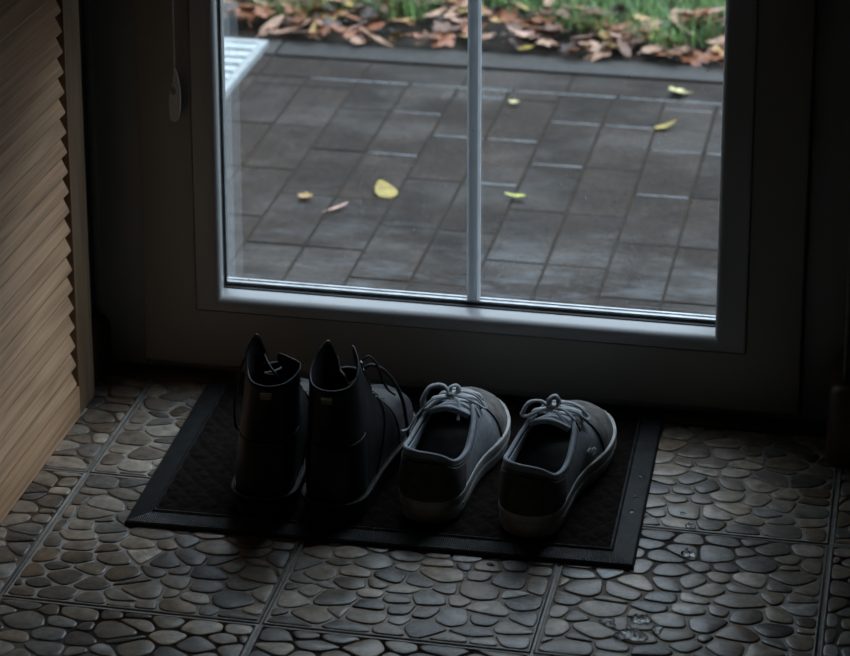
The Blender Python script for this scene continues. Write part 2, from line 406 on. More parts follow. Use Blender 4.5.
# glazing bar between the panes
xc = -.1975; pr = [(-.0085, .029), (-.0085, .0265), (-.0055, .0240), (.0055, .0240), (.0085, .0265), (.0085, .0315), (.0055, .034), (-.0055, .034), (-.0085, .0315)]
V = [(xc+a, b_, z) for z in (.1236, DZT-.1236) for a, b_ in pr]; n = len(pr)
rel(mesh('glazing_bar', V, [(k, (k+1) % n, n+(k+1) % n, n+k) for k in range(n)], BARM, smooth=True, sharp=0.3))
def mat_reflection_band(name, f):
    m, nt, bs = new_mat(name); out = nt.nodes['Material Output']; nt.nodes.remove(bs)
    tr = N_(nt, 'ShaderNodeBsdfTransparent'); tl_ = N_(nt, 'ShaderNodeBsdfTranslucent'); tl_.inputs[0].default_value = (.8, .86, .9, 1)
    mx = N_(nt, 'ShaderNodeMixShader'); mx.inputs[0].default_value = f
    nt.links.new(tr.outputs[0], mx.inputs[1]); nt.links.new(tl_.outputs[0], mx.inputs[2]); nt.links.new(mx.outputs[0], out.inputs[0]); return m
for xa, xb, f_ in ((-.5325, -.5175, .16), (-.5175, -.5065, .07)):  # translucent strips paint the pale reflection along the left glass edge
    rel(mesh('glass_reflection_band', [(xa, .0275, .124), (xb, .0275, .124), (xb, .0275, DZT-.124), (xa, .0275, DZT-.124)], [(0, 1, 2, 3)], mat_reflection_band('painted_reflection', f_), smooth=False))
# scratch on the glass
v, f = tube([(-.052, .0183, .2810), (-.046, .0183, .2670), (-.040, .0183, .2510), (-.0355, .0183, .2420)], .00022, 4)
rel(mesh('glass_scratch', v, f, plain('scratch_white', (.75, .78, .8), .6)))
# fixed frame
b = MB()
b.box(OL+.0005, -.634, .002, .075, 0, OT-.001, bev=.002); b.box(.230, OR-.0005, .002, .075, 0, OT-.001, bev=.002); b.box(.212, .232, .0535, .074, 0, OT-.002); b.box(-.636, -.616, .0535, .074, 0, OT-.002); b.box(-.634, .230, .0535, .074, .010, .034); b.box(-.634, .230, .002, .075, DZT-.02, OT-.001, bev=.002)
b.box(-.634, .230, .012, .090, -.004, .014, bev=.002)
b.box(-.7005, -.694, -.001, .003, 0, DZT, bev=.001)
rel(b.build('door_frame', PVCF))
b = MB(); b.box(OL, OR, .08, .19, -.06, -.012, bev=.004)
tag(b.build('trim_3', plain('outer_sill', (.32, .32, .33), .5)), 'grey stone sill outside the glazed door', 'sill', kind='structure')

# roller blind (unseen, lowered to shade the upper louvres) with its chain and pull
bl = tag(empty('unseen_roller_blind', (-.2, -.06, 1.95)), 'grey roller blind, unseen, drawn low to shade the louvred side', 'blind')
BZ = 0.635
b = MB(); b.box(-.60, .20, -.0500, -.0485, BZ, 1.93); rel(b.build('unseen_blind_fabric', UNSEEN_BLINDM, smooth=False, sharp=None), bl)
b = MB(); b.box(-.60, .20, -.054, -.045, BZ-.018, BZ+.002, bev=.002); rel(b.build('bottom_rail', PVC), bl)
v, f = tube([(-.61, -.06, 1.95), (.21, -.06, 1.95)], .02, 20); rel(mesh('unseen_blind_roller', v, f, PVC, sharp=.6), bl)
b = MB(); b.box(-.625, -.61, -.085, -.0152, 1.92, 1.98, bev=.002); rel(b.build('unseen_blind_bracket', PVC), bl)
b = MB(); b.box(.21, .225, -.085, -.0152, 1.92, 1.98, bev=.002); rel(b.build('unseen_blind_bracket', PVC), bl)

# ball chain + pull
ch = tag(empty('blind_chain', (-.578, -.03, .33)), 'ball chain with a teardrop plastic pull hanging before the door frame', 'blind chain')
V, F = [], []; base = tube([(0, 0, 0), (0, 0, .001)], .001, 4)
bm = bmesh.new(); bmesh.ops.create_icosphere(bm, subdivisions=1, radius=.0017); bm.verts.index_update()
iv = [v.co.copy() for v in bm.verts]; fi = [[v.index for v in f.verts] for f in bm.faces]; bm.free()
mb = MB(); z = .438; 
while z < 1.95:
    xx = -.5752+.004*(z-.43); mb.add([v+Vector((xx, -.03, z)) for v in iv], fi); z += .0040
v, f = tube([(-.5752, -.03, .435), (-.5752+.004*1.5, -.03, 1.95)], .0005, 5); mb.add(v, f)
rel(mb.build('ball_chain', CHROME, sharp=None), ch)
# pull: flat teardrop with an oval hole high up
out = spline([(-.0010, .0, .074), (.0035, .0, .062), (.0062, .0, .040), (.0050, .0, .015), (.0010, 0, .003), (-.0060, 0, .003), (-.0085, 0, .012), (-.0086, 0, .030), (-.0072, 0, .041), (-.0040, 0, .050), (-.0022, 0, .062)], 6, True)
hole = [Vector((-.0025+.0032*math.cos(a), 0, .0430+.0058*math.sin(a))) for a in [2*math.pi*k/24 for k in range(24)]]
bm = bmesh.new()
for ring in (out, hole):
    vs = [bm.verts.new(p) for p in ring]
    for k in range(len(vs)): bm.edges.new((vs[k], vs[(k+1) % len(vs)]))
bmesh.ops.triangle_fill(bm, use_beauty=True, edges=bm.edges[:])
for f_ in list(bm.faces):
    c = f_.calc_center_median()
    if ((c.x+.0025)/.0032)**2+((c.z-.043)/.0058)**2 < 0.95: bm.faces.remove(f_)
me = bpy.data.meshes.new('pull'); bm.to_mesh(me); bm.free(); me.materials.append(CLEARP)
o = bpy.data.objects.new('pull', me); COL.objects.link(o); o.parent = ch; o.location = (.0035, .0, .031)
md = o.modifiers.new('s', 'SOLIDIFY'); md.thickness = .005; md.offset = 0
md = o.modifiers.new('b', 'BEVEL'); md.width = .0012; md.segments = 2

# ------------------------------------------------------------------ louvred wooden cabinet on the left
XC = -.676
lc = tag(empty('louvred_cabinet', (XC-.15, -.6, 0)), 'light pine cabinet with louvred side standing beside the door', 'cabinet')
Y0, Y1 = -1.30, -.0965
b = MB(); b.box(XC-.028, XC, -.155, Y1, 0, 1.9, bev=.0015); rel(b.build('stile', WOODZ), lc)
b = MB(); b.box(XC-.024, XC+.0015, Y0+.05, -.1565, 0, .042, bev=.0015); rel(b.build('bottom_rail', WOOD), lc)
b = MB(); b.box(XC-.028, XC, Y0, Y0+.05, 0, 1.9, bev=.0015); rel(b.build('stile', WOODZ), lc)
b = MB(); b.box(XC-.024, XC, Y0+.05, -.1565, 1.84, 1.9, bev=.0015); rel(b.build('top_rail', WOOD), lc)
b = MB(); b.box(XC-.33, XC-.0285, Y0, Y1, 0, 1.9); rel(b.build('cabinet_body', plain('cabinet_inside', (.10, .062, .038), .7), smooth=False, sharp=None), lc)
mb = MB(); z = .046; PT = .0262; k = 0
rs = random.Random(5)
while z < 1.83:
    # cross-section of one slat in (x, z): face leans outward towards its bottom
    c = [(XC-.0155, z+.0345), (XC+.0000, z+.0015), (XC-.0005, z-.0005), (XC-.0055, z-.0015), (XC-.021, z+.0325)]
    V = [(x, y, zz) for y in (Y0+.052, -.1625) for x, zz in c]; n = 5
    F = [(i, (i+1) % n, n+(i+1) % n, n+i) for i in range(n)]+[(4, 3, 2, 1, 0), (5, 6, 7, 8, 9)]
    mb.add(V, F); z += PT
def mat_slat():
    m = mat_wood('pine_slats', (0.95, 0.61, 0.37), (0.48, 0.275, 0.155)); nt = m.node_tree
    return m
rel(mb.build('louvre_slats', mat_slat(), smooth=False, sharp=None), lc)

# ------------------------------------------------------------------ door mat
MR = 0.0219
mat = tag(empty('door_mat', (-.5322, -.4204, 0.0004), MR), 'dark brown door mat with black ribbed rubber border lying before the door', 'door mat')
def mat_rubber(name, axis):
    m, nt, bs = new_mat(name); v = coords(nt)
    wv = N_(nt, 'ShaderNodeTexWave', bands_direction=axis); wv.inputs['Scale'].default_value = 125; wv.inputs['Distortion'].default_value = 0.3
    nt.links.new(v, wv.inputs['Vector'])
    f = ntex(nt, v, 35, 4)
    nt.links.new(ramp(nt, f, [(.35, (.012, .013, .014)), (.7, (.030, .032, .034))]), bs.inputs['Base Color'])
    nt.links.new(ramp(nt, f, [(.35, .55), (.65, .32)]), bs.inputs['Roughness']); bs.inputs['Specular IOR Level'].default_value = .3
    bump(nt, bs, wv.outputs['Fac'], 0.9, 0.0010); return m
RX, RY = mat_rubber('rubber_ribs_across', 'X'), mat_rubber('rubber_ribs_along', 'Y')
W, D, B_ = .60, .40, .030
def ringpts(i, z): return [(i, i, z), (W-i, i, z), (W-i, D-i, z), (i, D-i, z)]
loops = [ringpts(0, 0), ringpts(.0008, .0035), ringpts(.0025, .0048), ringpts(B_-.004, .0058), ringpts(B_-.0015, .0080), ringpts(B_, .0080), ringpts(B_+.0015, .0050)]
V = [p for l in loops for p in l]; F = []; fm = []
for i in range(len(loops)-1):
    for k in range(4):
        F.append((i*4+k, i*4+(k+1) % 4, (i+1)*4+(k+1) % 4, (i+1)*4+k)); fm.append(k % 2)
mesh('rubber_border', V, F, [RX, RY], mat, True, fm, sharp=.35)
nx, ny = 186, 116; V = []; F = []
for j in range(ny):
    for i in range(nx):
        x = B_+.0005+(W-2*B_-.001)*i/(nx-1); y = B_+.0005+(D-2*B_-.001)*j/(ny-1)
        a = ((x+y*.85)/.030) % 1; c = ((x-y*.85)/.030) % 1
        q = min(a, 1-a, c, 1-c)
        h = .0050+.0024*min(1, q/.22)+.0016*mnoise.noise(Vector((x*160, y*160, 3)))+.001*mnoise.noise(Vector((x*40, y*40, 9)))
        V.append((x, y, h))
for j in range(ny-1):
    for i in range(nx-1): F.append((j*nx+i, j*nx+i+1, (j+1)*nx+i+1, (j+1)*nx+i))
pile = plain('mat_pile', (.014, .0090, .0075), .9, spec=.08, var=.3, nscale=300, bstr=1.0, bdist=.0015, bscale=900)
mesh('carpet_pile', V, F, pile, mat)
MATZ = 0.0084

# ------------------------------------------------------------------ shoes
def key_interp(rows, u):
    us = [r[0] for r in rows]; i = 0
    while i < len(us)-2 and u > us[i+1]: i += 1
    t = (u-us[i])/(us[i+1]-us[i]); t = min(max(t, 0), 1)
    def g(j, c):
        if j < 0:      # mirror across the heel centre line
            r = rows[-j]; v = r[1+c]; return -v if c in XI else v
        if j >= len(rows):
            r = rows[2*len(rows)-2-j]; v = r[1+c]; return -v if c in XI else v
        return rows[j][1+c]
    return [cr1(g(i-1, c), g(i, c), g(i+1, c), g(i+2, c), t) for c in range(11)]
XI = (0, 2, 5, 8)
class Shoe:
    """rows: u, B(x,y), C1(x,y,z), C2(x,y,z), T(x,y,z) in mm for the right half; s runs 0..2 round the shoe from the heel"""
    def __init__(S, rowsR, rowsL, zb, lat, banana=0.0, lean=0.0):
        S.R, S.L, S.zb, S.lat, S.ban, S.lean = rowsR, rowsL, zb, lat, banana, lean
    def fix(S, p):
        x, y, z = p; t = max(0, (y-120)/175.0)
        return Vector(((x+S.lat*S.ban*(math.sin(math.pi*min(1, max(0, y/295)))*-5+t*t*9))+S.lean*max(0, z-40)/130, y, z))*0.001
    def P(S, s, v):
        s %= 2.0
        u, sg, rows = (s, 1, S.R) if s <= 1 else (2-s, -1, S.L)
        k = key_interp(rows, u)
        B, C1, C2, T = (k[0], k[1], S.zb), k[2:5], k[5:8], k[8:11]
        w = 1-v; a, b_, c, d = w**3, 3*w*w*v, 3*w*v*v, v**3
        p = [a*B[i]+b_*C1[i]+c*C2[i]+d*T[i] for i in range(3)]; p[0] *= sg
        return S.fix(p)
    def nrm(S, s, v):
        e_ = .004; v0, v1 = max(0, v-e_), min(1, v+e_)
        a = S.P(s+e_, v)-S.P(s-e_, v); b_ = S.P(s, v1)-S.P(s, v0)
        n = a.cross(b_)
        return n.normalized() if n.length > 1e-12 else Vector((0, 0, 1))
    def patch(S, s0, s1, v0, v1, off, name, m, parent, ns=60, nv=24, thick=0.0, closed=False, vf0=None, vf1=None, sub=False, bulge=0):
        V = []; F = []; n = ns if closed else ns+1
        for i in range(n):
            s = s0+(s1-s0)*i/ns
            a = vf0(s) if vf0 else v0; b_ = vf1(s) if vf1 else v1
            for j in range(nv+1):
                v = a+(b_-a)*j/nv; p = S.P(s, v)
                o_ = off
                if off or bulge: p = p+S.nrm(s, v)*(o_+bulge*math.sin(math.pi*j/nv))
                V.append(p)
        for i in range(ns):
            i2 = (i+1) % n
            for j in range(nv): F.append((i*(nv+1)+j, i2*(nv+1)+j, i2*(nv+1)+j+1, i*(nv+1)+j+1))
        o = mesh(name, V, F, m, parent)
        if thick:
            md = o.modifiers.new('thickness', 'SOLIDIFY'); md.thickness = thick; md.offset = -1; md.use_even_offset = False
        return o
    def edge(S, s0, s1, v, r, name, m, parent, n=90, off=0.0, flat=1.0, dz=0.0, closed=False):
        pts = [S.P(s0+(s1-s0)*i/n, v)+S.nrm(s0+(s1-s0)*i/n, min(v, .97))*off+Vector((0, 0, dz)) for i in range(n+(0 if closed else 1))]
        vv, ff = tube(pts, r, 8, flat, closed); return mesh(name, vv, ff, m, parent)
    def outline(S, n=96, off=0.0):
        pts = [S.P(2*i/n, 0) for i in range(n)]; out = []
        for i, p in enumerate(pts):
            t = (pts[(i+1) % n]-pts[i-1]); t.z = 0; t.normalize(); out.append((p.x+t.y*off, p.y-t.x*off))
        return out
def sole_mesh(S, prof, name, m, parent, tread=None):
    """prof: list of (z, outward offset) in metres from bottom to top"""
    V = []; F = []; n = 96; rows = [S.outline(n, o_) for z, o_ in prof]
    for (z, o_), r in zip(prof, rows):
        for (x, y) in r:
            ts = max(0, (y-.22)/.075); V.append((x, y, z+(ts*ts*.006)))
    for i in range(len(prof)-1):
        for k in range(n): F.append((i*n+k, i*n+(k+1) % n, (i+1)*n+(k+1) % n, (i+1)*n+k))
    F.append(tuple(range(n-1, -1, -1))); F.append(tuple((len(prof)-1)*n+k for k in range(n)))
    return mesh(name, V, F, m, parent, sharp=.7)

# --- materials for the shoes
def leather(name, c, rough, scale=420):
    m, nt, bs = new_mat(name); v = coords(nt)
    f = ntex(nt, v, 30, 5, .6)
    nt.links.new(ramp(nt, f, [(.35, c), (.72, tuple(min(1, x*2.4+.0015) for x in c))]), bs.inputs['Base Color'])
    nt.links.new(ramp(nt, f, [(.3, rough), (.75, rough+.2)]), bs.inputs['Roughness']); bs.inputs['Specular IOR Level'].default_value = .5 if 'scuffed' in name else .28
    vo = N_(nt, 'ShaderNodeTexVoronoi'); vo.inputs['Scale'].default_value = scale; nt.links.new(v, vo.inputs['Vector'])
    n1 = bump(nt, bs, vo.outputs['Distance'], .18, .0005); bump(nt, bs, ntex(nt, v, 45, 3), .25, .002, n1)
    return m
LEA = leather('black_leather', (.0035, .0037, .004), .36)
LEAV = leather('scuffed_black_leather', (.018, .020, .023), .30, 300)
LEAI = plain('boot_lining', (.012, .012, .013), .7)
RUB = plain('boot_sole_rubber', (.005, .005, .005), .6, spec=.25)
STIT = plain('welt_thread', (.28, .26, .20), .7)
LACEB = plain('black_lace', (.010, .010, .011), .7, bstr=.6, bscale=1500)
TAB = plain('pull_tab_webbing', (.012, .012, .012), .8)
TABY = plain('pull_tab_print', (.6, .54, .38), .8)
EYE = plain('eyelet_metal', (.30, .30, .31), .35, 1.0)
SUEDE = plain('taupe_suede', (.16, .145, .135), .95, var=.3, nscale=70, bstr=.7, bdist=.0008, bscale=900)
CANV = plain('blue_grey_canvas', (.27, .295, .32), .85, var=.15, nscale=90, bstr=.5, bscale=1200)
COLLAR = plain('padded_collar_fabric', (.30, .32, .36), .9, var=.1, nscale=90, bstr=.5, bscale=1500)
HEELM = plain('heel_panel_suede', (.085, .078, .070), .9, var=.25, nscale=80, bstr=.6, bscale=900)
LIN = plain('sneaker_lining', (.055, .056, .060), .95)
FOX = plain('pale_rubber_sidewall', (.44, .44, .42), .5, var=.25, nscale=35)
FOXD = plain('sidewall_groove', (.08, .08, .08), .6)
PIPE = plain('dark_piping', (.02, .02, .022), .7)
LACEG = plain('grey_lace', (.46, .48, .50), .85, bstr=.7, bscale=1600)
EMB = plain('emblem_print', (.55, .58, .60), .6)

SN = [(0.00, 0, 4, 0, -4, 50, 0, 8, 66, 0, 8, 87),
      (0.10, 21, 9, 23, 4, 48, 21, 11, 64, 19, 11, 84),
      (0.22, 34, 28, 38, 25, 45, 35, 28, 56, 32, 29, 72),
      (0.34, 36, 62, 40, 62, 42, 39, 64, 52, 37, 68, 68),
      (0.46, 36, 100, 41, 100, 46, 40, 106, 60, 34, 110, 79),
      (0.56, 40, 135, 45, 135, 52, 40, 136, 72, 26, 141, 90),
      (0.66, 49, 170, 50, 170, 50, 40, 160, 74, 19, 158, 86),
      (0.75, 53, 205, 52, 206, 48, 40, 190, 70, 16, 174, 79),
      (0.84, 48, 244, 47, 244, 46, 34, 222, 66, 13, 191, 71),
      (0.92, 31, 276, 30, 274, 45, 21, 250, 63, 8, 201, 67),
      (1.00, 0, 290, 0, 286, 46, 0, 262, 64, 0, 204, 66)]
SNL = [r if r[0] not in (0.10, 0.22, 0.34) else tuple(r[:11])+(r[11]+{0.10: 4, 0.22: 12, 0.34: 6}[r[0]],) for r in SN]
def throat(S, y, extra=0.0):
    """points left and right on the throat edge at distance y (mm) along the shoe"""
    res = []
    for side in (0, 1):
        best = None
        for i in range(200):
            u = .5+.5*i/199; s = u if side == 0 else 2-u; p = S.P(s, .94)
            if best is None or abs(p.y*1000-y) < best[0]: best = (abs(p.y*1000-y), s)
        res.append(best[1])
    return res
def make_sneaker(loc, rz, lat, label, lace_style):
    root = empty('sneaker', loc, rz)
    tag(root, label, 'sneaker', 'worn grey low-top sneakers on the mat')
    S = Shoe(SN, SNL, 20, lat, .35)
    up_ = S.patch(0, 2, 0, 1, 0, 'upper', [CANV, LIN], root, 120, 26, .0030, True)
    up_.modifiers['thickness'].material_offset = 1
    # toe vamp in suede, overlaid; its edge runs from throat to sole
    def vt(s): return 0.97
    S.patch(.70, 1.30, 0, .965, .0009, 'toe_vamp', SUEDE, root, 60, 22, .0009)
    for s in (.70, 1.30): 
        pts = [S.P(s, v/20)+S.nrm(s, v/20)*.0011 for v in range(0, 20)]
        vv, ff = tube(pts, .0009, 6); mesh('vamp_piping', vv, ff, PIPE, root)
    S.patch(-.30, .30, 0.02, .86, .0010, 'heel_panel', HEELM, root, 50, 18, .0010)
    for sg in (1, -1):   # eyestays
        a, b_ = (.545, .90) if sg > 0 else (1.10, 1.455)
        S.patch(a, b_, .80, 1, .0012, 'eyestay', SUEDE if sg*lat > 0 else CANV, root, 30, 8, .0012)
    # padded collar
    S.edge(-.57, .57, 1.0, .0028, 'collar_rim', COLLAR, root, 90, off=-.0022, dz=.0002)
    S.edge(-.57, .57, .90, .0006, 'collar_seam', PIPE, root, 90, off=.0002)
    # lining patch just inside the collar
    S.patch(-.56, .56, .62, .985, -.0058, 'collar_lining', COLLAR, root, 70, 10, .001, bulge=-.0020)
    # sole
    sole_mesh(S, [(0, -.004), (.0015, -.0005), (.004, .0010), (.017, .0022), (.0185, .0016), (.0198, .0024), (.028, .0034), (.0302, .0030), (.0312, .0016), (.0312, -.004)], 'sole', FOX, root)
    n = 160; ol = S.outline(n, .0026); V_ = []
    a0, a1 = int(n*.13), int(n*.87)
    for zz, o_ in ((.0155, .0), ):
        pts = [(x, y, zz+max(0, (y-.22)/.075)**2*.006) for x, y in ol[a0:a1]]
        vv, ff = tube(pts, .0009, 6); mesh('sidewall_stripe', vv, ff, FOXD, root)
    ins = S.outline(64, -.004); mesh('insole', [(x, y, .026) for x, y in ins]+[(0, .15, .026)], [(i, (i+1) % 64, 64) for i in range(64)], LIN, root)
    # toe bumper band
    pts_in = None
    # tongue
    V = []; F = []; nu, nv = 14, 18
    for j in range(nv+1):
        t = j/nv; y = 202-86*t; zc = 68+25*t; hw = 15+8*t
        for i in range(nu+1):
            q = -1+2*i/nu; V.append(S.fix((hw*q, y+4*abs(q)**3*t-3*t, zc-9*q*q)))
    for j in range(nv):
        for i in range(nu): a = j*(nu+1)+i; F.append((a, a+1, a+nu+2, a+nu+1))
    tg = mesh('tongue', V, F, [CANV, COLLAR], root); md = tg.modifiers.new('thickness', 'SOLIDIFY'); md.thickness = .006; md.offset = -1
    md.material_offset = 1
    # lace rows across the throat
    for k, y in enumerate((194, 184, 173, 162, 150)):
        sl = throat(S, y); A = S.P(sl[0], .86)+S.nrm(sl[0], .86)*.003; Bp = S.P(sl[1], .86)+S.nrm(sl[1], .86)*.003
        sk = (.006 if k % 2 else -.006)
        mid = (A+Bp)/2+Vector((0, 0, .009-.0004*k))
        for d, off in ((1, 0),):
            pts = spline([A+Vector((0, sk*.5, -.002)), A*.8+mid*.2+Vector((0, sk*.5, .0042)), mid, Bp*.8+mid*.2+Vector((0, -sk*.5, .0042)), Bp+Vector((0, -sk*.5, -.002))], 6)
            vv, ff = tube(pts, .0036, 8, .35); mesh('lace', vv, ff, LACEG, root)
        for Q in (A, Bp):
            bm = bmesh.new(); V2, F2 = tube([Q+Vector((.0026*math.cos(a), .0026*math.sin(a), -.0008)) for a in [i*math.pi/5 for i in range(10)]], .0008, 6, closed=True); bm.free()
            mesh('eyelet', V2, F2, PIPE, root)
    # bow
    K = S.fix((-2, 140, 99))
    def lace(pts, r=.0034, flat=.35):
        p = [K+Vector(q)*.001 for q in pts]; vv, ff = tube(spline(p, 8), r, 8, flat); return mesh('lace', vv, ff, LACEG, root)
    vv, ff = tube([K+Vector(q)*.001 for q in ((-5, 0, 0), (-2, 0, 3), (2, 0, 3), (5, 0, 0))], .004, 10, .8); mesh('lace_knot', vv, ff, LACEG, root)
    if lace_style == 0:
        lace([(0, 0, 0), (-10, 2, 13), (-24, -4, 13), (-31, -12, 2), (-30, -18, -10), (-24, -14, -9), (-14, -6, -2), (0, 0, 0)], .0036, .5)
        lace([(0, 0, 1), (10, 8, 5), (24, 14, 0), (34, 20, -12), (38, 16, -18), (30, 10, -10), (14, 3, 0), (0, 0, 0)])
        lace([(0, 0, 0), (-18, -14, 2), (-34, -22, -14), (-46, -26, -34), (-54, -30, -37)], .0026)
        lace([(0, 0, 0), (10, -8, 2), (14, -20, -5), (16, -32, -14)], .0022)
        lace([(-2, 0, 2), (-3, 5, 9), (4, 9, 12), (8, 6, 8), (3, 1, 2)], .0034)
    else:
        lace([(0, 0, 0), (-14, 2, 8), (-28, -2, 6), (-34, -8, -6), (-28, -10, -8), (-12, -4, -1), (0, 0, 0)], .0034, .5)
        lace([(0, 0, 2), (12, 10, 7), (26, 22, -2), (36, 28, -14), (38, 20, -17), (26, 12, -5), (10, 3, 0), (0, 0, 0)])
        lace([(0, 0, 0), (12, -2, 4), (24, -2, -4), (32, 2, -16), (36, 8, -28), (34, 14, -31)], .0030)
        lace([(0, 0, 0), (8, -8, 2), (17, -12, -6), (26, -10, -18), (33, -6, -31)], .0026)
        lace([(-3, 0, 2), (-4, 3, 12), (3, 6, 16), (7, 4, 8), (3, 0, 2)], .0036)
    return root, S
def stitch_line(S, s0, s1, v, root, name, m, n=40, r=.0004, off=.0012, ln=.0016):
    mb = MB()
    for i in range(n):
        s = s0+(s1-s0)*i/n; p = S.P(s, v)+S.nrm(s, v)*off; q = S.P(s+.003, v)+S.nrm(s+.003, v)*off
        d = (q-p).normalized()*ln; vv, ff = tube([p-d*.5, p+d*.5], r, 5); mb.add(vv, ff)
    return mb.build(name, m, root, sharp=None)

sl_, SLS = make_sneaker((-.1835, -.3690, MATZ), math.radians(-2.5), -1, 'grey low sneaker right beside the black boots, its lace bow flopped towards them', 0)
sr_, SRS = make_sneaker((-.0640, -.3790, MATZ), math.radians(-6), 1, 'grey low sneaker with a small pale round emblem on its side, last in the row', 1)
# the emblem on the outer side of the right sneaker: two linked rounded loops
def emblem(S, root, s0, v0, size):
    def pt(a, b_): 
        return S.P(s0+a*size, v0+b_*size*3.2)+S.nrm(s0+a*size, v0+b_*size*3.2)*.0016
    mb = MB()
    for lp in ([(-.55+.5*math.cos(t), .28*math.sin(t)+.55) for t in [k*.35 for k in range(17)]],
               [(.45+.55*math.cos(t), .42*math.sin(t)) for t in [.6+k*.36 for k in range(17)]],
               [(.0, -.2), (.45, .0), (.9, .1)], [(-.2, .85), (-.05, .4), (.0, .1), (-.1, -.35)], [(-.9, .5), (-.5, .52), (-.15, .6)]):
        vv, ff = tube([pt(a, b_) for a, b_ in lp], .0009, 6, .6); mb.add(vv, ff)
    return mb.build('emblem', EMB, root, sharp=None)
emblem(SRS, sr_, .600, .29, .036)

BT = [(0.00, 0, 4, 0, -5, 80, 0, 16, 115, 0, 11, 164),
      (0.12, 21, 9, 23, 2, 80, 20, 20, 115, 20, 18, 166),
      (0.24, 33, 28, 36, 26, 78, 30, 36, 118, 30, 36, 173),
      (0.34, 35, 58, 38, 58, 75, 32, 58, 125, 30, 54, 184),
      (0.41, 35, 80, 38, 80, 75, 32, 72, 132, 25, 66, 192),
      (0.46, 35, 95, 39, 95, 75, 33, 84, 130, 18, 76, 198),
      (0.52, 37, 112, 40, 112, 74, 34, 96, 120, 13, 88, 176),
      (0.60, 40, 136, 42, 136, 70, 35, 112, 104, 12, 102, 144),
      (0.68, 45, 160, 46, 160, 66, 37, 136, 95, 12, 120, 118),
      (0.76, 48, 186, 49, 187, 62, 38, 164, 84, 11, 138, 102),
      (0.84, 47, 216, 50, 218, 59, 36, 196, 78, 9, 153, 93),
      (0.92, 36, 250, 38, 254, 57, 25, 226, 74, 6, 163, 88),
      (1.00, 0, 273, 0, 280, 57, 0, 240, 72, 0, 167, 86)]
def with_T(rows, ch):
    return [tuple(r[:9])+ch[r[0]] if r[0] in ch else r for r in rows]
def narrow(rows, f, x0=34):
    return [tuple([r[0], min(r[1], x0)+max(0, r[1]-x0)*f, r[2], min(r[3], x0+4)+max(0, r[3]-x0-4)*f]+list(r[4:])) for r in rows]
